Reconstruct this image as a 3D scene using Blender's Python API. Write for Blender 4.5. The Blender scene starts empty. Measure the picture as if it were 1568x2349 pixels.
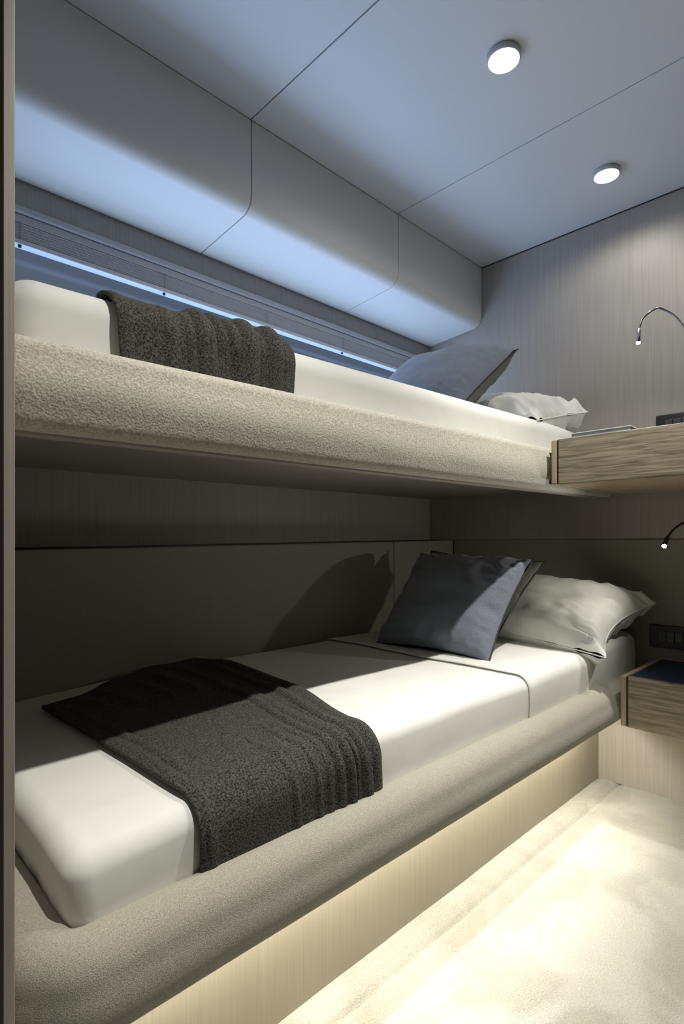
import bpy, bmesh, math, random
from mathutils import Vector, noise
random.seed(4)
S = bpy.context.scene
COL = S.collection
PI = math.pi

# ------------------------------------------------------------------ camera
CZ = 0.8503
cam = bpy.data.cameras.new('camera')
co = bpy.data.objects.new('camera', cam); COL.objects.link(co)
co.location = (0, 0, CZ)
co.rotation_euler = (PI/2, 0, math.radians(-44.4))
cam.sensor_fit = 'VERTICAL'; cam.sensor_height = 36.0; cam.sensor_width = 24.03
cam.lens = 1268.0/2349.0*36.0
cam.shift_y = 66.5/2349.0
cam.clip_start = 0.02
S.camera = co
S.view_settings.view_transform = 'Standard'; S.view_settings.look = 'None'
S.view_settings.exposure = 0.0; S.view_settings.gamma = 1.0
S.view_settings.use_curve_mapping = False

# ------------------------------------------------------------------ world and lights
W = bpy.data.worlds.new('dusk'); S.world = W; W.use_nodes = True
W.node_tree.nodes['Background'].inputs[0].default_value = (0.44, 0.50, 0.64, 1)
W.node_tree.nodes['Background'].inputs[1].default_value = 0.30

def lamp(kind, name, loc, aim, energy, color, **kw):
    l = bpy.data.lights.new(name, kind); o = bpy.data.objects.new(name, l); COL.objects.link(o)
    l.energy = energy; l.color = color
    for k, v in kw.items(): setattr(l, k, v)
    o.location = loc
    d = Vector(aim) - Vector(loc)
    o.rotation_euler = d.to_track_quat('-Z', 'Y').to_euler()
    return o
WARM = (1.0, 0.965, 0.87)
# daylight entering through the long window behind the upper bunk
lamp('AREA', 'window_daylight', (1.12, 1.543, 1.375), (1.12, 1.0, 1.62), 7.4, (0.46, 0.645, 1.0),
     shape='RECTANGLE', size=1.72, size_y=0.30)
# recessed ceiling spots: two in view, two in the next row just right of the picture
DOWN = [(1.187, 0.666), (1.790, 0.653), (1.300, 0.285), (1.790, 0.285), (0.50, 0.285)]
DE = [6.0, 3.5, 90.0, 5.0, 80.0]
for (x, y), e in zip(DOWN, DE):
    lamp('SPOT', 'downlight_beam', (x, y, 1.972), (x, y+0.0, 0), e, WARM,
         spot_size=math.radians(166 if y > 0.5 else (140 if x > 1.5 else 92)), spot_blend=0.5 if (y > 0.5 or x > 1.5) else 1.0, shadow_soft_size=0.014)
LAMP_LO = Vector((1.72, 0.473, 0.836)); LAMP_UP = Vector((1.72, 0.540, 1.420))
lamp('SPOT', 'reading_beam', LAMP_LO + Vector((-0.006, 0.006, -0.010)), (1.45, 1.0, 0.60), 2.2, WARM,
     spot_size=math.radians(150), spot_blend=0.6, shadow_soft_size=0.006)
lamp('SPOT', 'reading_beam', LAMP_UP + Vector((0, 0, -0.012)), (1.84, 0.62, 1.1), 1.5, WARM,
     spot_size=math.radians(120), spot_blend=0.8, shadow_soft_size=0.006)

# ------------------------------------------------------------------ materials
def mat(name, base, rough=0.7, **k):
    m = bpy.data.materials.new(name); m.use_nodes = True
    n = m.node_tree.nodes; b = n['Principled BSDF']
    b.inputs['Base Color'].default_value = (*base, 1); b.inputs['Roughness'].default_value = rough
    for a, v in k.items(): b.inputs[a.replace('_', ' ')].default_value = v
    return m
def nodes(m): return m.node_tree.nodes, m.node_tree.links, m.node_tree.nodes['Principled BSDF']
def noisy(name, c1, c2, scale, stretch=(1, 1, 1), rough=0.8, bump=0.0, bdist=0.002, detail=6, lo=0.35, hi=0.65,
          distort=0.0, c_scale2=None, sheen=0.0, **k):
    m = mat(name, c1, rough, **k); n, l, b = nodes(m)
    tc = n.new('ShaderNodeTexCoord'); mp = n.new('ShaderNodeMapping'); mp.inputs['Scale'].default_value = stretch
    nz = n.new('ShaderNodeTexNoise'); nz.inputs['Scale'].default_value = scale; nz.inputs['Detail'].default_value = detail
    nz.inputs['Distortion'].default_value = distort
    cr = n.new('ShaderNodeValToRGB'); cr.color_ramp.elements[0].position = lo; cr.color_ramp.elements[1].position = hi
    cr.color_ramp.elements[0].color = (*c1, 1); cr.color_ramp.elements[1].color = (*c2, 1)
    l.new(tc.outputs['Object'], mp.inputs[0]); l.new(mp.outputs[0], nz.inputs['Vector'])
    l.new(nz.outputs['Fac'], cr.inputs[0]); l.new(cr.outputs[0], b.inputs['Base Color'])
    if bump:
        bp = n.new('ShaderNodeBump'); bp.inputs['Strength'].default_value = bump; bp.inputs['Distance'].default_value = bdist
        l.new(nz.outputs['Fac'], bp.inputs['Height']); l.new(bp.outputs[0], b.inputs['Normal'])
    if sheen: b.inputs['Sheen Weight'].default_value = sheen
    return m
M = {}
M['ceiling'] = mat('satin_ceiling_panel', (0.64, 0.65, 0.66), 0.5)
M['far_wall'] = mat('dark_far_wall', (0.07, 0.065, 0.06), 0.6)
M['locker'] = mat('matt_vinyl_panel', (0.68, 0.68, 0.65), 0.6)
M['wood_wall'] = noisy('pale_striped_veneer', (0.325, 0.295, 0.265), (0.40, 0.365, 0.33), 1.0, (420, 420, 4), 0.5, 0.08, 0.0006, detail=8, lo=0.3, hi=0.7)
M['wood_base'] = noisy('pale_striped_veneer_base', (0.35, 0.315, 0.25), (0.41, 0.37, 0.295), 1.0, (420, 420, 4), 0.5, 0.08, 0.0006, detail=8, lo=0.3, hi=0.7)
M['oak'] = noisy('brushed_oak', (0.135, 0.11, 0.08), (0.31, 0.26, 0.195), 1.0, (26, 8, 150), 0.55, 0.5, 0.0010, detail=5, lo=0.34, hi=0.62, distort=0.9)
M['oak_edge'] = noisy('oak_edging', (0.36, 0.285, 0.185), (0.46, 0.375, 0.26), 1.0, (60, 60, 6), 0.5, 0.1, 0.0006)
M['fleece'] = noisy('woven_wool_upholstery', (0.27, 0.255, 0.21), (0.50, 0.48, 0.405), 800, (1, 1, 1), 0.95, 0.8, 0.0012, detail=3, lo=0.33, hi=0.67, sheen=0.25)
M['boucle'] = noisy('boucle_wool_upholstery', (0.34, 0.325, 0.27), (0.56, 0.54, 0.465), 330, (1, 1, 1), 0.95, 0.8, 0.0016, detail=3, lo=0.34, hi=0.66, sheen=0.25)
M['panel'] = noisy('woven_panel_fabric', (0.24, 0.23, 0.185), (0.33, 0.315, 0.26), 520, (1, 1, 1), 0.95, 0.3, 0.0008, detail=3, lo=0.3, hi=0.7)
M['sheet'] = noisy('white_cotton', (0.77, 0.77, 0.74), (0.81, 0.81, 0.78), 14, (1, 1, 1), 0.85, 0.25, 0.004, detail=3, lo=0.3, hi=0.7)
M['pillow'] = noisy('white_pillowcase', (0.75, 0.75, 0.71), (0.80, 0.80, 0.76), 11, (1, 1, 1), 0.8, 0.35, 0.010, detail=3, lo=0.3, hi=0.7, distort=0.6)
M['throw'] = noisy('charcoal_felted_wool', (0.006, 0.006, 0.005), (0.125, 0.122, 0.102), 380, (1, 1, 1), 1.0, 0.9, 0.002, detail=4, lo=0.36, hi=0.74)
M['navy'] = noisy('slate_blue_linen', (0.13, 0.15, 0.20), (0.185, 0.21, 0.26), 300, (1, 1, 1), 0.9, 0.3, 0.0008, detail=4, sheen=0.3)
M['taupe'] = noisy('taupe_linen', (0.13, 0.125, 0.10), (0.20, 0.19, 0.155), 320, (1, 1, 1), 0.95, 0.3, 0.0008, detail=4)
M['piping'] = mat('black_piping', (0.008, 0.008, 0.010), 0.6)
M['black'] = mat('black_plastic', (0.010, 0.011, 0.016), 0.35)
M['button'] = mat('switch_rocker', (0.05, 0.055, 0.065), 0.3)
M['groove'] = mat('shadow_gap', (0.02, 0.018, 0.016), 0.8)
M['leather'] = noisy('navy_leather', (0.018, 0.030, 0.070), (0.026, 0.042, 0.090), 160, (1, 1, 1), 0.45, 0.2, 0.0005)
M['chrome'] = mat('chrome', (0.75, 0.75, 0.75), 0.18, Metallic=1.0)
M['alu'] = mat('white_lacquered_aluminium', (0.52, 0.54, 0.56), 0.4)
M['slat'] = mat('grey_blind_slat', (0.78, 0.79, 0.80), 0.5)
M['frame'] = mat('grey_window_frame', (0.40, 0.40, 0.42), 0.5)
M['cord'] = mat('blind_cord', (0.25, 0.26, 0.27), 0.8)
M['book'] = mat('white_card', (0.62, 0.66, 0.66), 0.5)
M['page'] = mat('grey_page_edge', (0.30, 0.33, 0.36), 0.8)
M['dark_trim'] = mat('dark_door_seal', (0.028, 0.022, 0.020), 0.6)
def emi(name, c, s):
    m = bpy.data.materials.new(name); m.use_nodes = True; n = m.node_tree.nodes; l = m.node_tree.links
    n.remove(n['Principled BSDF']); e = n.new('ShaderNodeEmission'); e.inputs[0].default_value = (*c, 1); e.inputs[1].default_value = s
    l.new(e.outputs[0], n['Material Output'].inputs[0]); return m
M['lens'] = emi('lit_diffuser', (1.0, 0.97, 0.90), 9.0)
M['tip'] = emi('lit_reading_lens', (1.0, 0.96, 0.86), 60.0)
M['led'] = emi('led_strip_light', (1.0, 0.955, 0.80), 105.0)
# clear window glass
g = bpy.data.materials.new('window_glass'); g.use_nodes = True; n = g.node_tree.nodes; l = g.node_tree.links
n.remove(n['Principled BSDF']); tr = n.new('ShaderNodeBsdfTransparent'); gl = n.new('ShaderNodeBsdfGlossy'); mx = n.new('ShaderNodeMixShader')
tr.inputs[0].default_value = (0.80, 0.86, 0.92, 1); gl.inputs['Roughness'].default_value = 0.03; mx.inputs[0].default_value = 0.08
l.new(tr.outputs[0], mx.inputs[1]); l.new(gl.outputs[0], mx.inputs[2]); l.new(mx.outputs[0], n['Material Output'].inputs[0]); M['glass'] = g
# carpet
def carpet():
    m = mat('cream_cut_pile_carpet', (0.7, 0.66, 0.55), 1.0); n, l, b = nodes(m)
    tc = n.new('ShaderNodeTexCoord')
    a = n.new('ShaderNodeTexNoise'); a.inputs['Scale'].default_value = 5.5; a.inputs['Detail'].default_value = 5; a.inputs['Distortion'].default_value = 0.7
    f = n.new('ShaderNodeTexNoise'); f.inputs['Scale'].default_value = 330; f.inputs['Detail'].default_value = 4
    r1 = n.new('ShaderNodeValToRGB'); r1.color_ramp.elements[0].position = 0.40; r1.color_ramp.elements[1].position = 0.60
    r1.color_ramp.elements[0].color = (0.37, 0.362, 0.325, 1); r1.color_ramp.elements[1].color = (0.475, 0.47, 0.435, 1)
    r2 = n.new('ShaderNodeValToRGB'); r2.color_ramp.elements[0].position = 0.3; r2.color_ramp.elements[1].position = 0.62
    r2.color_ramp.elements[0].color = (0.70, 0.69, 0.66, 1); r2.color_ramp.elements[1].color = (1, 1, 1, 1)
    mx = n.new('ShaderNodeMix'); mx.data_type = 'RGBA'; mx.blend_type = 'MULTIPLY'; mx.inputs[0].default_value = 1.0
    bp = n.new('ShaderNodeBump'); bp.inputs['Strength'].default_value = 0.7; bp.inputs['Distance'].default_value = 0.003
    l.new(tc.outputs['Object'], a.inputs['Vector']); l.new(tc.outputs['Object'], f.inputs['Vector'])
    l.new(a.outputs['Fac'], r1.inputs[0]); l.new(f.outputs['Fac'], r2.inputs[0])
    l.new(r1.outputs[0], mx.inputs[6]); l.new(r2.outputs[0], mx.inputs[7]); l.new(mx.outputs[2], b.inputs['Base Color'])
    l.new(f.outputs['Fac'], bp.inputs['Height']); l.new(bp.outputs[0], b.inputs['Normal'])
    b.inputs['Sheen Weight'].default_value = 0.3
    return m
M['carpet'] = carpet()

# ------------------------------------------------------------------ helpers
def obj(name, bm, m, parent=None, smooth=False, bevel=0.0, solid=0.0, loc=None):
    me = bpy.data.meshes.new(name); bmesh.ops.recalc_face_normals(bm, faces=bm.faces); bm.to_mesh(me); bm.free()
    o = bpy.data.objects.new(name, me); COL.objects.link(o)
    me.materials.append(m)
    if smooth:
        for p in me.polygons: p.use_smooth = True
    if solid:
        s = o.modifiers.new('thickness', 'SOLIDIFY'); s.thickness = solid; s.offset = 1
    if bevel:
        s = o.modifiers.new('bevel', 'BEVEL'); s.width = bevel; s.segments = 3; s.limit_method = 'ANGLE'
        for p in me.polygons: p.use_smooth = True
        w = o.modifiers.new('wn', 'WEIGHTED_NORMAL'); w.keep_sharp = True
    if parent: o.parent = parent; o.matrix_parent_inverse = parent.matrix_world.inverted() if False else o.matrix_parent_inverse
    return o
def tag(o, label=None, cat=None, group=None, kind=None):
    if label: o['label'] = label
    if cat: o['category'] = cat
    if group: o['group'] = group
    if kind: o['kind'] = kind
    return o
def thing(name, label, cat, group=None):
    o = bpy.data.objects.new(name, None); COL.objects.link(o); o.empty_display_size = 0.05
    return tag(o, label, cat, group)
def struct(name, bm, m, **k):
    return tag(obj(name, bm, m, **k), kind='structure')
def box(bm, x0, x1, y0, y1, z0, z1):
    v = [bm.verts.new((x, y, z)) for x in (x0, x1) for y in (y0, y1) for z in (z0, z1)]
    for f in ((0, 1, 3, 2), (4, 6, 7, 5), (0, 4, 5, 1), (2, 3, 7, 6), (0, 2, 6, 4), (1, 5, 7, 3)): bm.faces.new([v[i] for i in f])
    return bm
def BX(*a):
    return box(bmesh.new(), *a)
def prism(bm, pts, x0, x1):           # outline of (y, z) pairs, extruded along x
    a = [bm.verts.new((x0, y, z)) for y, z in pts]; b = [bm.verts.new((x1, y, z)) for y, z in pts]
    bm.faces.new(a); bm.faces.new(b[::-1]); n = len(pts)
    for i in range(n): bm.faces.new((a[i], b[i], b[(i+1) % n], a[(i+1) % n]))
    return bm
def tube(bm, pts, r, seg=12, caps=True):
    pts = [Vector(p) for p in pts]; rings = []
    rr = r if isinstance(r, (list, tuple)) else [r]*len(pts)
    up = Vector((0.13, 0.2, 0.97))
    for i, p in enumerate(pts):
        t = (pts[min(i+1, len(pts)-1)] - pts[max(i-1, 0)]).normalized()
        a = t.cross(up)
        if a.length < 1e-3: a = t.cross(Vector((1, 0, 0)))
        a.normalize(); b = t.cross(a)
        rings.append([bm.verts.new(p + (a*math.cos(q) + b*math.sin(q))*rr[i]) for q in [2*PI*k/seg for k in range(seg)]])
    for A, B in zip(rings, rings[1:]):
        for k in range(seg): bm.faces.new((A[k], A[(k+1) % seg], B[(k+1) % seg], B[k]))
    if caps: bm.faces.new(rings[0]); bm.faces.new(rings[-1][::-1])
    return bm
def lathe(bm, prof, c, seg=40):       # (radius, z) profile about a vertical axis
    rings = []
    for r, z in prof: rings.append([bm.verts.new((c[0]+r*math.cos(2*PI*k/seg), c[1]+r*math.sin(2*PI*k/seg), c[2]+z)) for k in range(seg)])
    for A, B in zip(rings, rings[1:]):
        for k in range(seg): bm.faces.new((A[k], A[(k+1) % seg], B[(k+1) % seg], B[k]))
    bm.faces.new(rings[0]); bm.faces.new(rings[-1])
    return bm
def catmull(P, n=10):
    P = [Vector(p) for p in P]; out = []
    Q = [P[0]*2-P[1]] + P + [P[-1]*2-P[-2]]
    for i in range(1, len(Q)-2):
        for k in range(n):
            t = k/n; a, b, c, d = Q[i-1], Q[i], Q[i+1], Q[i+2]
            out.append(0.5*((2*b) + (c-a)*t + (2*a-5*b+4*c-d)*t*t + (3*b-a-3*c+d)*t**3))
    out.append(P[-1]); return out
def rbox(lo, hi, r, step=0.03, nr=5, deform=None, cut=None):
    """box with rounded edges of radius r, gridded so that it can be deformed"""
    ax = []
    for i in range(3):
        a, b = lo[i], hi[i]; v = [a + r*(1-math.cos(PI/2*k/nr))*1.0 for k in range(nr)]
        v = [a + r*k/nr for k in range(nr)]
        m = max(1, int((b-a-2*r)/step)); v += [a+r+(b-a-2*r)*k/m for k in range(m+1)]; v += [b-r+r*(k+1)/nr for k in range(nr)]
        ax.append(v)
    bm = bmesh.new(); cache = {}
    def P(i, j, k):
        key = (i, j, k)
        if key in cache: return cache[key]
        p = Vector((ax[0][i], ax[1][j], ax[2][k]))
        q = Vector([min(max(p[c], lo[c]+r), hi[c]-r) for c in range(3)])
        d = p - q
        if d.length > 1e-9:
            # spread evenly along the arc
            e = Vector([math.tan(PI/4*(x/r)) if abs(x) < r*1.0001 else x/r for x in d]); p = q + e.normalized()*r
        if deform: p = deform(p)
        cache[key] = bm.verts.new(p); return cache[key]
    N = [len(a) for a in ax]
    for c in range(3):
        a, b = [(1, 2), (2, 0), (0, 1)][c]
        for end in (0, N[c]-1):
            for i in range(N[a]-1):
                for j in range(N[b]-1):
                    idx = []
                    for (u, w) in ((i, j), (i+1, j), (i+1, j+1), (i, j+1)):
                        k = [0, 0, 0]; k[c] = end; k[a] = u; k[b] = w; idx.append(tuple(k))
                    bm.faces.new([P(*k) for k in idx])
    if cut:
        bmesh.ops.delete(bm, geom=[f for f in bm.faces if cut(f.calc_center_median())], context='FACES')
    return bm
def nz(x, y, z, s=1.0): return noise.noise(Vector((x*s, y*s, z*s)))
def smooth01(a, b, x):
    t = min(max((x-a)/(b-a), 0), 1); return t*t*(3-2*t)

# ------------------------------------------------------------------ room shell
XW, YW = 2.047, 1.52            # head wall, window wall
XN, YN = -0.70, -0.95           # the far sides of the cabin, behind and right of the viewer
bm = bmesh.new()                # carpet with a shallow seam running along the bunk
ys = sorted(set([YN + (YW+0.1-YN)*k/40 for k in range(41)] + [0.675+0.004*k for k in range(20)]))
xs = [XN + (XW+0.05-XN)*k/50 for k in range(51)]
def fz(x, y):
    return -0.007*math.exp(-((y-0.704)/0.007)**2) + 0.005*math.exp(-((y-0.735)/0.018)**2) + 0.0022*nz(x, y, 0, 6)
G = [[bm.verts.new((x, y, fz(x, y))) for y in ys] for x in xs]
for i in range(len(xs)-1):
    for j in range(len(ys)-1): bm.faces.new((G[i][j], G[i+1][j], G[i+1][j+1], G[i][j+1]))
box(bm, XN, XW+0.05, YN, YW+0.1, -0.06, -0.02)
struct('floor', bm, M['carpet'], smooth=True)
bm = bmesh.new()
for a, b in ((XN, 0.8765), (0.8795, 1.4985), (1.5015, XW+0.05)): box(bm, a, b, YN, YW+0.1, 2.0, 2.02)
struct('ceiling', bm, M['ceiling'], bevel=0.0015)
struct('trim_1', BX(XN, XW+0.05, YN, YW+0.1, 2.021, 2.05), M['groove'])
# head wall: wood above, wood below the fabric panel
bm = bmesh.new(); box(bm, XW, XW+0.05, YN, YW+0.1, 0.0, 2.0)
struct('wall_head', bm, M['wood_wall'])
struct('trim_2', BX(XW-0.0015, XW+0.001, YN, YW, 1.996, 2.0), M['groove'])
# window wall, with the opening
WX0, WX1, WZ0, WZ1 = 0.22, 2.02, 1.16, 1.648
bm = bmesh.new()
box(bm, 0.10, XW, YW, YW+0.08, 0.80, WZ0); box(bm, 0.10, XW, YW, YW+0.08, WZ1, 2.0)
box(bm, 0.10, WX0, YW, YW+0.08, WZ0, WZ1); box(bm, WX1, XW, YW, YW+0.08, WZ0, WZ1)
struct('wall_window', bm, M['wood_wall'])
bm = bmesh.new(); box(bm, 0.10, XW, 1.398, YW+0.08, 0.0, 0.835)
struct('wall_window_lower', bm, M['groove'])
# window
bm = bmesh.new()
for a in ((WX0, WX1, YW+0.045, YW+0.075, WZ0, WZ0+0.03), (WX0, WX1, YW+0.045, YW+0.075, WZ1-0.02, WZ1), (WX0, WX0+0.025, YW+0.045, YW+0.075, WZ0, WZ1), (WX1-0.025, WX1, YW+0.045, YW+0.075, WZ0, WZ1)): box(bm, *a)
w = struct('window_1', bm, M['frame'], bevel=0.003)
obj('glass_pane', BX(WX0+0.02, WX1-0.02, YW+0.055, YW+0.061, WZ0+0.02, WZ1-0.01), M['glass'], w)
# foot bulkhead beside the viewer
struct('wall_foot', BX(0.1375, 0.1476, 0.600, YW+0.08, 0, 2.0), M['wood_wall'], bevel=0.001)
struct('trim_3', BX(0.105, 0.1370, 0.612, YW+0.08, 0, 2.0), M['dark_trim'])
struct('wall_doorway', BX(0.055, 0.1045, 0.606, YW+0.08, 0, 2.0), M['wood_wall'])
# the unseen sides of the cabin
struct('wall_right', BX(XN, XW+0.05, YN-0.05, YN, 0, 2.05), M['far_wall'])
struct('wall_back', BX(XN-0.05, XN, YN, YW+0.1, 0, 2.05), M['far_wall'])
struct('wall_left', BX(XN, 0.055, 1.0, 1.05, 0, 2.0), M['far_wall'])

# ------------------------------------------------------------------ overhead lockers
def locker(x0, x1, label):
    t = thing('overhead_locker', label, 'cabinet', 'overhead lockers along the window')
    pts = [(1.249, 1.998), (1.249, 1.792)]
    for k in range(1, 9):
        a = PI/2*k/8*0.93; pts.append((1.249+0.042*(1-math.cos(a)), 1.792-0.042*math.sin(a)))
    pts += [(1.515, 1.732), (1.515, 1.998)]
    o = obj('shell', prism(bmesh.new(), pts, x0, x1), M['locker'], t, bevel=0.0022)
    return t
L = [(0.150, 0.8770, 'pale padded overhead locker nearest the foot of the bunks, longest of the three'),
     (0.8795, 1.5000, 'pale padded overhead locker in the middle, between two vertical seams'),
     (1.5025, 2.0455, 'pale padded overhead locker against the wooden head wall')]
for a in L: locker(*a)
bm = bmesh.new()
for a in L: pass
box(bm, 0.15, 2.0455, 1.253, 1.515, 1.9985, 2.0)
struct('trim_4', bm, M['groove'])

# ------------------------------------------------------------------ venetian blind
bt = thing('venetian_blind', 'raised grey venetian blind stacked at the top of the long window', 'blind')
obj('headrail', BX(WX0+0.003, WX1-0.003, 1.516, 1.552, 1.6505-0.020, 1.6505), M['frame'], bt, bevel=0.002)
bm = bmesh.new()
for k in range(15):
    z = 1.592 + 0.0026*k; j = 0.0007*math.sin(k*2.3)
    prism(bm, [(1.5185+j, z), (1.531+j, z+0.0016), (1.5435+j, z), (1.5435+j, z+0.0007), (1.531+j, z+0.0023), (1.5185+j, z+0.0007)], WX0+0.006, WX1-0.006)
obj('slats', bm, M['slat'], bt)
brl = obj('bottom_rail', BX(WX0+0.005, WX1-0.005, 1.517, 1.545, 1.5775, 1.590), M['alu'], bt, bevel=0.002)
for x in (0.385, 0.762, 1.130, 1.492, 1.86):
    obj('cord', tube(bmesh.new(), [(x, 1.5165, 1.632), (x, 1.5165, 1.588)], 0.0009, 6), M['cord'], bt)
    tag(obj('cord_plug', lathe(bmesh.new(), [(0.003, 0.000), (0.0042, -0.001), (0.0042, -0.005), (0.0025, -0.007)], (x, 1.524, 1.578), 14), M['black'], brl), 'black plug under the white bottom rail')
# valance strip above the blind
tag(obj('blind_valance', BX(WX0-0.01, WX1+0.008, 1.507, 1.5195, 1.651, 1.668), M['frame'], bevel=0.004), 'slim grey valance strip on the wood above the raised blind', 'valance')

# ------------------------------------------------------------------ fabric wall panels
def panel(bmx, label):
    t = tag(obj('upholstered_panel', bmx, M['panel'], bevel=0.006), label, 'wall panel', 'upholstered panels around the lower bunk'); return t
def ztop(x): return 0.826 + 0.0135*x
def slab(x0, x1):
    bm = BX(x0, x1, 1.385, 1.397, 0.30, 0.8)
    for v in bm.verts:
        if v.co.z > 0.5: v.co.z = ztop(v.co.x)
    return bm
panel(slab(0.150, 1.6385), 'long grey fabric wall panel beside the lower bunk')
panel(slab(1.6415, 2.036), 'short grey fabric side panel in the corner behind the cushions')
panel(BX(2.039, 2.0465, YN+0.01, 1.384, 0.306, 0.856), 'grey fabric panel on the head wall behind the lower pillow')

# ------------------------------------------------------------------ lower bunk
lb = thing('bunk_bed', 'lower bunk with padded beige rail over a lit pale wood plinth', 'bed')
def rail_path():
    pts = [(0.182, 1.37)]
    n = 10
    pts += [(0.182, 1.37-0.06*k) for k in range(1, 12)]
    cx_, cy_, r = 0.182+0.045, 0.618+0.045, 0.045
    for k in range(n+1):
        a = PI + PI/2*k/n; pts.append((cx_+r*math.cos(a), cy_+r*math.sin(a)))
    x = 0.26
    while x < XW-0.012: pts.append((x, 0.618)); x += 0.035
    pts.append((XW-0.010, 0.618)); return pts
def sweep(path, prof, zfun=lambda x: 0.0, wob=0.0):
    bm = bmesh.new(); rings = []
    for i, (x, y) in enumerate(path):
        a = path[max(i-1, 0)]; b = path[min(i+1, len(path)-1)]
        t = Vector((b[0]-a[0], b[1]-a[1])).normalized(); nrm = Vector((t.y, -t.x))   # outward
        ring = []
        for o, z in prof:
            q = 1 + wob*nz(x*1.0, y, z*3, 7)
            ring.append(bm.verts.new((x+nrm.x*o*q, y+nrm.y*o*q, z+zfun(x)*(1.8 if z > 1.05 else 1))))
        rings.append(ring)
    m = len(prof)
    for A, B in zip(rings, rings[1:]):
        for k in range(m): bm.faces.new((A[k], A[(k+1) % m], B[(k+1) % m], B[k]))
    bm.faces.new(rings[0]); bm.faces.new(rings[-1][::-1])
    return bm
def padded(o0, o1, z0, z1, rt, rb, bulge):
    P = []
    def arc(cx_, cz_, r, a0, a1, n=6):
        for k in range(n+1):
            a = math.radians(a0+(a1-a0)*k/n); P.append((cx_+r*math.cos(a), cz_+r*math.sin(a)))
    arc(o0+0.012, z1-0.012-0.004, 0.012, 180, 90)
    arc(o1-rt, z1-rt, rt, 90, 0, 8)
    h = (z1-rt)-(z0+rb)
    for k in range(1, 5): P.append((o1+bulge*math.sin(PI*k/5), z1-rt-h*k/5))
    arc(o1-rb, z0+rb, rb, 0, -90, 4)
    P.append((o0, z0)); return P
obj('side_rail', sweep(rail_path(), padded(-0.036, 0.030, 0.322, 0.423, 0.040, 0.010, 0.005), wob=0.02), M['fleece'], lb, smooth=True)
obj('base_board', BX(0.185, XW-0.004, 0.625, 1.384, 0.296, 0.321), M['wood_base'], lb)
obj('plinth', BX(0.200, XW-0.001, 0.774, 1.384, 0.001, 0.2955), M['wood_base'], lb)
obj('foot_board', BX(0.1490, 0.1560, 0.640, 1.384, 0.001, 0.318), M['wood_base'], lb)
obj('led_strip', BX(0.24, 1.90, 0.735, 0.747, 0.289, 0.2955), M['led'], lb)
obj('led_cover_strip', BX(0.24, 1.96, 0.712, 0.718, 0.274, 0.2955), M['wood_base'], lb)

# lower mattress
def mz_lo(x): return -0.020*(1-smooth01(0.20, 0.75, x)) + 0.022*smooth01(1.55, 1.98, x)
def def_lo(p):
    f = smooth01(0.33, 0.50, p.z)
    x, y, z = p
    z += f*mz_lo(x)
    e = 0.0035*nz(x, y, z, 5) + 0.002*nz(x, y, z, 13)
    if y < 0.70: y += e*1.4 - 0.004*math.sin(PI*smooth01(0.36, 0.52, p.z))
    if x < 0.28: x += 0.012*(1-f) + e
    z += e*0.7*f
    # soft pleats at the foot corner
    if y < 0.70: y += 0.0045*math.exp(-((x-0.262-0.03*(0.5-z))/0.006)**2) + 0.003*math.exp(-((x-0.40+0.35*(0.5-z))/0.018)**2)*(1-f*0.5)
    if x < 0.24: x += 0.004*math.exp(-((y-0.76-0.25*(0.5-z))/0.012)**2)
    return Vector((x, y, z))
mt = tag(obj('mattress', rbox((0.212, 0.652, 0.323), (2.034, 1.383, 0.516), 0.030, 0.035, 5, def_lo), M['sheet'], smooth=True),
         'white sheeted mattress of the lower bunk, its foot corner in view', 'mattress')
def def_sh(p):
    q = def_lo(p); return q
sh = obj('bed_sheet', rbox((0.90, 0.6490, 0.335), (2.0365, 1.3835, 0.5190), 0.0325, 0.035, 5, def_sh,
         cut=lambda c: c.x < 1.268 or c.z < 0.345), M['sheet'], smooth=True)
for v in sh.data.vertices:
    if v.co.x < 1.274: v.co.x = 1.268 + 0.002*nz(0, v.co.y, 0, 9)
    if v.co.x < 1.30: v.co.z += 0.0022*smooth01(0.50, 0.515, v.co.z)
tag(sh, 'white sheet over the head half of the lower mattress, its hem below the cushions', 'bed sheet')
m_ = sh.modifiers.new('thickness', 'SOLIDIFY'); m_.thickness = 0.0026; m_.offset = 1

# ------------------------------------------------------------------ upper bunk
ub = thing('bunk_bed', 'upper bunk with thick padded beige rail, hung above the lower one', 'bed')
def zr(x): return 0.011*(x-0.15)
path = [(0.1485+0.04*k, 0.752) for k in range(int((XW-0.012-0.1485)/0.04)+1)] + [(XW-0.010, 0.752)]
obj('side_rail', sweep(path, padded(-0.030, 0.030, 0.983, 1.096, 0.022, 0.018, 0.007), zr, 0.04), M['boucle'], ub, smooth=True)
bm = BX(0.150, XW-0.004, 0.745, YW-0.001, 1.030, 1.048)
for v in bm.verts: v.co.z += zr(v.co.x)*0.5
obj('base_board', bm, M['wood_wall'], ub)
bm = BX(0.150, XW-0.004, 0.745, 0.772, 0.980, 1.030)
for v in bm.verts: v.co.z += zr(v.co.x)
obj('edge_board', bm, M['wood_wall'], ub)
def def_up(p):
    f = smooth01(1.06, 1.18, p.z); x, y, z = p
    z += f*(0.040*(x-0.2)/1.8) + (1-f)*zr(x)*0.5
    z -= 0.010*smooth01(1.70, 2.03, x)*f
    e = 0.003*nz(x+7, y, z, 5) + 0.002*nz(x+3, y, z, 12)
    if y < 0.82: y += e
    if x < 0.25: x += e
    return Vector((x, y, z + e*0.6*f))
tag(obj('mattress', rbox((0.180, 0.782, 1.052), (2.036, 1.506, 1.199), 0.045, 0.035, 6, def_up), M['sheet'], smooth=True),
    'white sheeted mattress of the upper bunk, close under the window', 'mattress')

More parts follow.
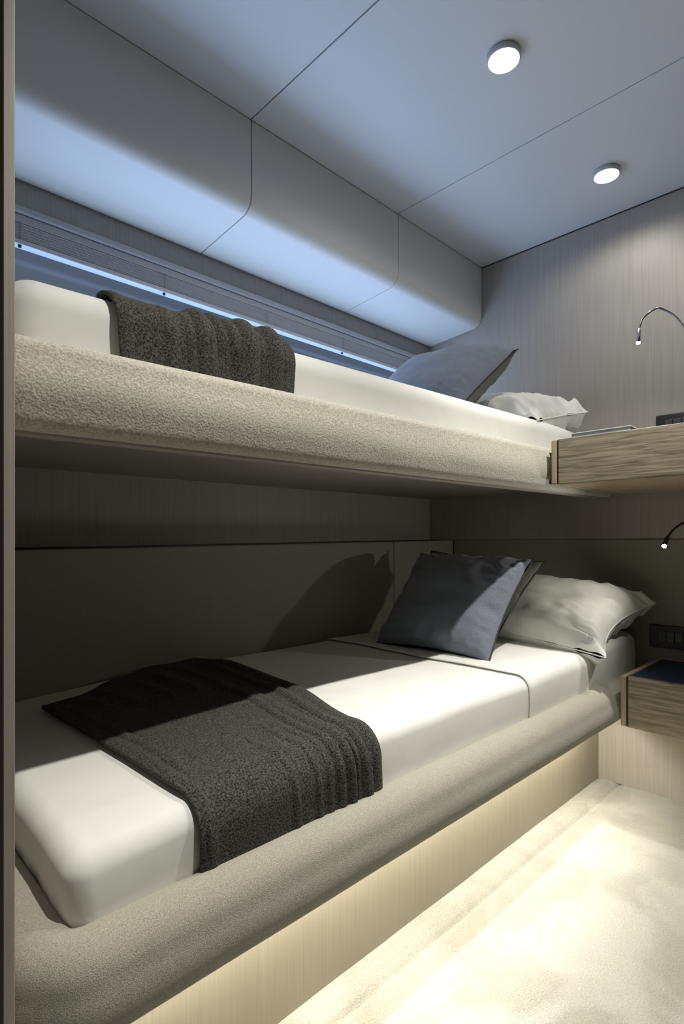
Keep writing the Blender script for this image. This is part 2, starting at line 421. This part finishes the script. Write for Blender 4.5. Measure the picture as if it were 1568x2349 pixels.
# ------------------------------------------------------------------ throws
def throw(name, label, S0, S1, yb, ye, ztopf, zb, yfront, rad, folds, thick=0.006, back=None):
    """cloth lying on the mattress from y=yb to the front edge, then hanging down to zb"""
    bm = bmesh.new(); NS, NT = 150, 110
    grid = []
    Lt = (yb - (yfront+rad)); La = rad*PI/2; 
    for i in range(NS+1):
        s = i/NS; row = []
        for j in range(NT+1):
            t = j/NT
            # left and right outlines change with t
            x0 = S0(t); x1 = S1(t); x = x0 + (x1-x0)*s
            zt = ztopf(x); yB = yb if back is None else back(s)
            Lt = yB - (yfront+rad); Lh = (zt-rad) - zb; d = t*(Lt+La+Lh)
            if d < Lt: y = yB-d; z = zt; n_ = Vector((0, 0, 1))
            elif d < Lt+La:
                a = (d-Lt)/rad; y = yfront+rad-rad*math.sin(a); z = zt-rad+rad*math.cos(a); n_ = Vector((0, -math.sin(a), math.cos(a)))
            else: y = yfront; z = zt-rad-(d-Lt-La); n_ = Vector((0, -1, 0))
            edge = min(1, 12*min(s, 1-s)+0.15)
            h = 0.0
            for (s0, w, amp, drift, t0, t1) in folds:
                c = s0 + drift*(t-0.5) + 0.010*nz(t*3, s0*9, 1, 1)
                h += amp*math.exp(-((s-c)/w)**2)*smooth01(t0, t0+0.15, t)*(1-smooth01(t1-0.1, t1+0.001, t) if t1 < 1 else 1)
            h += 0.0025*nz(x, t, 3, 9)
            p = Vector((x, y, z)) + n_*(0.0035 + max(h, -0.001)*edge)
            row.append(bm.verts.new(p))
        grid.append(row)
    for i in range(NS):
        for j in range(NT): bm.faces.new((grid[i][j], grid[i+1][j], grid[i+1][j+1], grid[i][j+1]))
    o = obj(name, bm, M['throw'], smooth=True)
    s_ = o.modifiers.new('thickness', 'SOLIDIFY'); s_.thickness = thick; s_.offset = 1
    return tag(o, label, 'throw blanket')
lo_folds = [(0.03, 0.020, 0.006, 0.02, 0.0, 1.1), (0.085, 0.014, 0.005, 0.05, 0.0, 0.8), (0.20, 0.03, 0.006, 0.10, 0.0, 0.30), (0.33, 0.028, 0.007, 0.16, 0.0, 0.33), (0.48, 0.03, 0.006, 0.15, 0.0, 0.34),
            (0.60, 0.03, 0.008, 0.12, 0.0, 0.40), (0.70, 0.016, 0.007, 0.05, 0.3, 1.1), (0.735, 0.022, 0.006, 0.12, 0.0, 1.1), (0.86, 0.02, 0.010, 0.05, 0.0, 1.1), (0.97, 0.03, 0.010, 0.02, 0.0, 1.1),
            (0.45, 0.012, 0.0035, 0.02, 0.68, 1.1), (0.58, 0.010, 0.004, 0.03, 0.66, 1.1), (0.65, 0.009, 0.0045, 0.02, 0.66, 1.1), (0.78, 0.009, 0.005, 0.02, 0.6, 1.1), (0.83, 0.008, 0.005, 0.01, 0.6, 1.1), (0.91, 0.010, 0.006, 0.0, 0.6, 1.1)]
def lerp(pts):
    def f(t):
        for (a, va), (b, vb) in zip(pts, pts[1:]):
            if t <= b: u = (t-a)/(b-a); u = u*u*(3-2*u)*0.5+u*0.5; return va+(vb-va)*u
        return pts[-1][1]
    return f
throw('throw_blanket', 'dark charcoal wool throw across the lower bunk, half in shade', lerp([(0, 0.352), (0.6, 0.366), (1, 0.372)]),
      lerp([(0, 0.775), (0.12, 0.825), (0.5, 0.790), (0.8, 0.715), (1, 0.722)]), 1.36, 0, lambda x: 0.5205+mz_lo(x), 0.405, 0.6475, 0.045, lo_folds,
      back=lambda s: 1.235+0.125*smooth01(0, 0.75, s)+0.006*math.sin(s*21))
up_folds = [(0.02, 0.03, 0.005, 0, 0, 1.1), (0.42, 0.035, 0.012, 0.03, 0.0, 1.1), (0.52, 0.022, 0.012, 0.0, 0.0, 0.9), (0.60, 0.020, 0.010, 0.02, 0, 0.95), (0.70, 0.05, 0.018, -0.02, 0, 1.1), (0.86, 0.045, 0.018, 0.0, 0, 1.1), (0.97, 0.03, 0.008, 0, 0, 1.1),
            (0.22, 0.03, 0.005, 0.08, 0.72, 1.1), (0.33, 0.018, 0.006, 0.06, 0.74, 1.1), (0.48, 0.016, 0.008, -0.05, 0.74, 1.1), (0.78, 0.012, 0.006, -0.02, 0.72, 1.1), (0.92, 0.014, 0.007, 0, 0.72, 1.1)]
throw('throw_blanket', 'dark charcoal wool throw draped over the upper bunk, hanging in folds', lerp([(0, 0.44), (0.55, 0.375), (0.74, 0.312), (1, 0.322)]),
      lerp([(0, 0.63), (0.7, 0.640), (1, 0.628)]), 1.30, 0, lambda x: 1.2015+0.040*(x-0.2)/1.8, 1.075, 0.777, 0.048, up_folds)

# ------------------------------------------------------------------ cushions and pillows
def pillow(name, label, cat, corners, T, front, backm, pipe=None, ear=0.05, wr=0.006, seed=0, group=None, bulge_front=1.0, bulge_back=1.0, flange=0.0):
    """corners: bottom-left, bottom-right, top-right, top-left (seen from the front)"""
    BL, BR, TR, TL = [Vector(c) for c in corners]; N = 48
    nrm = (BR-BL).cross(TL-BL).normalized()
    t = thing(name, label, cat, group)
    def base(u, v):
        a = (u+1)/2; b = (v+1)/2
        # edges bow inwards between the corners
        a2 = 0.5 + (a-0.5)*(1-ear*(1-v*v)); b2 = 0.5 + (b-0.5)*(1-ear*(1-u*u))
        return BL*(1-a2)*(1-b2) + BR*a2*(1-b2) + TR*a2*b2 + TL*(1-a2)*b2
    def side(sgn, k):
        bm = bmesh.new(); g_ = []
        for i in range(N+1):
            r_ = []
            for j in range(N+1):
                u = math.sin((i/N-0.5)*PI)*0.35 + (i/N-0.5)*2*0.65; v = math.sin((j/N-0.5)*PI)*0.35 + (j/N-0.5)*2*0.65
                fu = max(0, 1-abs(u)**3.0); fv = max(0, 1-abs(v)**3.0); h = (fu*fv)**0.62
                ed = (1-abs(u))*(1-abs(v))
                # puckers running in from the seam, fading to the middle
                pk = 0
                eu = 1-abs(u); ev = 1-abs(v)
                rd = lambda q: (1-abs(q)*2.6)
                pk += wr*rd(nz(u*1.6+seed, v*5.5+nz(u, v, seed, 3)*0.8, seed))*math.exp(-eu/0.30)*min(1, eu*12)
                pk += wr*rd(nz(u*5.5+nz(v, u, seed, 3)*0.8, v*1.6, seed+9))*math.exp(-ev/0.30)*min(1, ev*12)
                pk += wr*0.5*rd(nz(u*9+seed, v*9, seed+3))*math.exp(-min(eu, ev)/0.15)*min(1, eu*14)*min(1, ev*14)
                pk += wr*0.9*nz(u+seed, v, seed, 2.2)*min(1, eu*6)*min(1, ev*6)
                p = base(u, v) + nrm*sgn*max(T*0.5*h*k + pk*1.3, T*0.14*h)
                r_.append(bm.verts.new(p))
            g_.append(r_)
        for i in range(N):
            for j in range(N): bm.faces.new((g_[i][j], g_[i+1][j], g_[i+1][j+1], g_[i][j+1]))
        return bm
    bmf = side(1, bulge_front)
    if front is backm and not pipe:
        me = bpy.data.meshes.new('tmp'); b2 = side(-1, bulge_back); b2.to_mesh(me); b2.free(); bmf.from_mesh(me)
        bmesh.ops.remove_doubles(bmf, verts=bmf.verts, dist=0.0008)
        obj('pillowcase', bmf, front, t, smooth=True)
        per = [base(a, -1) for a in [x/20-1 for x in range(41)]] + [base(1, a) for a in [x/20-1 for x in range(1, 41)]] + [base(-a, 1) for a in [x/20-1 for x in range(1, 41)]] + [base(-1, -a) for a in [x/20-1 for x in range(1, 41)]]
        obj('seam', tube(bmesh.new(), per, 0.0022, 6), front, t, smooth=True)
    else:
        fc = obj('front_cover', bmf, front, t, smooth=True)
        tag(obj('back_cover', side(-1, bulge_back), backm, t, smooth=True), 'grey taupe back')
        per = [base(a, -1) for a in [x/20-1 for x in range(41)]] + [base(1, a) for a in [x/20-1 for x in range(1, 41)]] + [base(-a, 1) for a in [x/20-1 for x in range(1, 41)]] + [base(-1, -a) for a in [x/20-1 for x in range(1, 41)]]
        tag(obj('piping', tube(bmesh.new(), [p - nrm*0.002 for p in per], 0.0030, 8), pipe, fc, smooth=True), 'black piping')
    return t
# lower bunk: two cushions, one leaning on the other, and the pillow behind them
pillow('cushion', 'slate blue square cushion leaning in front on the lower bunk', 'cushion',
       [(1.325, 1.195, 0.522), (1.345, 0.800, 0.520), (1.605, 0.803, 0.795), (1.560, 1.195, 0.805)], 0.150, M['navy'], M['taupe'], M['piping'], 0.075, 0.009, 1.0, bulge_back=0.7)
pillow('cushion', 'second cushion tucked behind the slate blue one on the lower bunk, taupe edge showing', 'cushion',
       [(1.435, 1.200, 0.524), (1.430, 0.850, 0.526), (1.685, 0.803, 0.785), (1.625, 1.200, 0.815)], 0.070, M['taupe'], M['taupe'], M['piping'], 0.07, 0.005, 4.0)
pillow('pillow', 'plump white pillow on the lower bunk, its corner hanging off the mattress', 'pillow',
       [(1.640, 1.30, 0.555), (1.600, 0.585, 0.525), (1.975, 0.565, 0.650), (2.005, 1.28, 0.680)], 0.205, M['pillow'], M['pillow'], None, 0.15, 0.016, 2.0)
pillow('cushion', 'slate blue cushion with black piping lying on the upper bunk', 'cushion',
       [(1.375, 1.33, 1.238), (1.415, 0.957, 1.238), (1.735, 0.922, 1.502), (1.66, 1.32, 1.515)], 0.190, M['navy'], M['taupe'], M['piping'], 0.06, 0.007, 7.0)
pillow('pillow', 'white pillow at the head of the upper bunk, behind the cushion', 'pillow',
       [(1.640, 1.42, 1.225), (1.620, 0.790, 1.222), (1.900, 0.752, 1.286), (2.000, 1.40, 1.345)], 0.21, M['pillow'], M['pillow'], None, 0.12, 0.018, 5.5)

# ------------------------------------------------------------------ bedside shelf and upper shelf
def shelf(name, label, xf, yl, z0, z1, cat='shelf', tilt=0.0):
    t = thing(name, label, cat)
    yr = -0.42
    obj('side_panel', BX(xf, XW-0.009, yl-0.0155, yl, z0, z1), M['oak_edge'], t, bevel=0.004)
    tag(obj('shadow_gap', BX(xf+0.003, xf+0.03, yl-0.0205, yl-0.0155, z0+0.001, z1-0.002), M['groove'], t), 'dark gap beside the drawer')
    df = obj('drawer_front', BX(xf, xf+0.018, yr, yl-0.0205, z0, z1), M['oak'], t, bevel=0.002)
    obj('body', BX(xf+0.0185, XW-0.0095, yr, yl-0.0210, z0+0.002, z1-0.010), M['oak_edge'], t)
    tag(obj('top_inlay', BX(xf+0.0185, XW-0.012, yr, yl-0.0165, z1-0.0095, z1-0.003), M['leather'], t), 'navy leather inlay')
    obj('back_edge', BX(XW-0.0118, XW-0.0085, yr, yl-0.0165, z1-0.0095, z1+0.0), M['oak_edge'], t)
    return t
shelf('bedside_drawer', 'oak wall-hung drawer unit with navy top beside the lower bunk', 1.690, 0.5785, 0.317, 0.4625, 'nightstand')
dshelf = shelf('bedside_drawer', 'dark oak drawer shelf at the head of the upper bunk', 1.508, 0.7000, 1.009, 1.134, 'shelf')
o = obj('light_leak_filler', BX(1.545, XW-0.012, 0.7005, 0.7235, 1.015, 1.105), M['groove'], dshelf)  # dark block added to stop light leaking between the shelf and upper rail
# closed book / folder on the upper shelf
bt = thing('book', 'flat white book lying near the front of the upper oak shelf', 'book')
obj('cover', BX(1.525, 1.615, 0.497, 0.652, 1.1465, 1.1485), M['book'], bt)
obj('pages', BX(1.527, 1.613, 0.499, 0.650, 1.1330, 1.1465), M['page'], bt)
obj('cover', BX(1.525, 1.615, 0.497, 0.652, 1.1312, 1.1330), M['book'], bt)

# ------------------------------------------------------------------ switch plates
def plate(label, y1, z0, z1, xw):
    t = thing('switch_plate', label, 'switch')
    y0 = y1-0.150
    pl = obj('plate', BX(xw-0.009, xw-0.0005, y0, y1, z0, z1), M['black'], t, bevel=0.003)
    h = z1-z0
    for k in range(3):
        a = y1-0.028-0.0245*k
        obj('rocker', BX(xw-0.0125, xw-0.009, a-0.0225, a, z0+h*0.27, z1-h*0.27), M['button'], pl, bevel=0.002)
plate('black switch plate with three rockers on the wall above the upper shelf', 0.586, 1.196, 1.268, XW)
plate('black switch plate on the fabric panel above the oak bedside drawer', 0.603, 0.499, 0.573, XW-0.008)

# ------------------------------------------------------------------ reading lamps
def reading_lamp(label, pts, head_len, mount, material):
    t = thing('reading_lamp', label, 'lamp')
    tip = Vector(pts[0]); d = (Vector(pts[1])-tip).normalized()
    hd = obj('head', tube(bmesh.new(), [tip+d*0.002, tip+d*0.004, tip+d*(head_len-0.004), tip+d*head_len], [0.0050, 0.0056, 0.0056, 0.0038], 20), material, t, smooth=True)
    obj('lens', tube(bmesh.new(), [tip-d*0.0035, tip-d*0.002, tip+d*0.0022], [0.0030, 0.0058, 0.0056], 20), M['tip'], hd, smooth=True)
    obj('gooseneck', tube(bmesh.new(), catmull([tip+d*(head_len-0.002)]+[Vector(p) for p in pts[2:]], 12), 0.0030, 14), material, t, smooth=True)
    m = Vector(mount)
    obj('wall_mount', tube(bmesh.new(), [m, m-Vector((0.010, 0, 0)), m-Vector((0.014, 0, 0))], [0.020, 0.020, 0.014], 28), material, t, smooth=True)
reading_lamp('chrome gooseneck reading lamp on the wood wall above the upper shelf',
             [LAMP_UP, (1.722, 0.5385, 1.464), (1.727, 0.529, 1.490), (1.742, 0.504, 1.512), (1.765, 0.488, 1.514), (1.81, 0.458, 1.484), (1.90, 0.43, 1.40), (2.00, 0.42, 1.365), (2.035, 0.42, 1.36)], 0.042, (2.0465, 0.42, 1.36), M['chrome'])
reading_lamp('lit reading lamp above the lower bedside drawer, shining at the viewer',
             [LAMP_LO, (1.740, 0.470, 0.862), (1.762, 0.458, 0.886), (1.81, 0.440, 0.905), (1.88, 0.42, 0.905), (1.97, 0.41, 0.895), (2.028, 0.41, 0.89)], 0.034, (2.0385, 0.41, 0.80+0.02), M['black'])

# ------------------------------------------------------------------ ceiling downlights
for i, (x, y) in enumerate(DOWN):
    lab = ['round chrome-rimmed ceiling downlight over the bunks, nearer to the viewer', 'round chrome-rimmed ceiling downlight nearer to the head wall'][i] if i < 2 else 'round ceiling downlight in the row right of the picture'
    t = thing('ceiling_downlight', lab, 'ceiling light', 'recessed ceiling downlights')
    obj('trim_ring', lathe(bmesh.new(), [(0.037, 0.0), (0.039, -0.002), (0.0385, -0.012), (0.0365, -0.0155), (0.0350, -0.015), (0.0345, -0.010)], (x, y, 2.0)), M['alu'], t, smooth=True)
    obj('diffuser', lathe(bmesh.new(), [(0.0352, -0.0120), (0.0352, -0.0158), (0.030, -0.0180), (0.012, -0.0190)], (x, y, 2.0)), M['lens'], t, smooth=True)
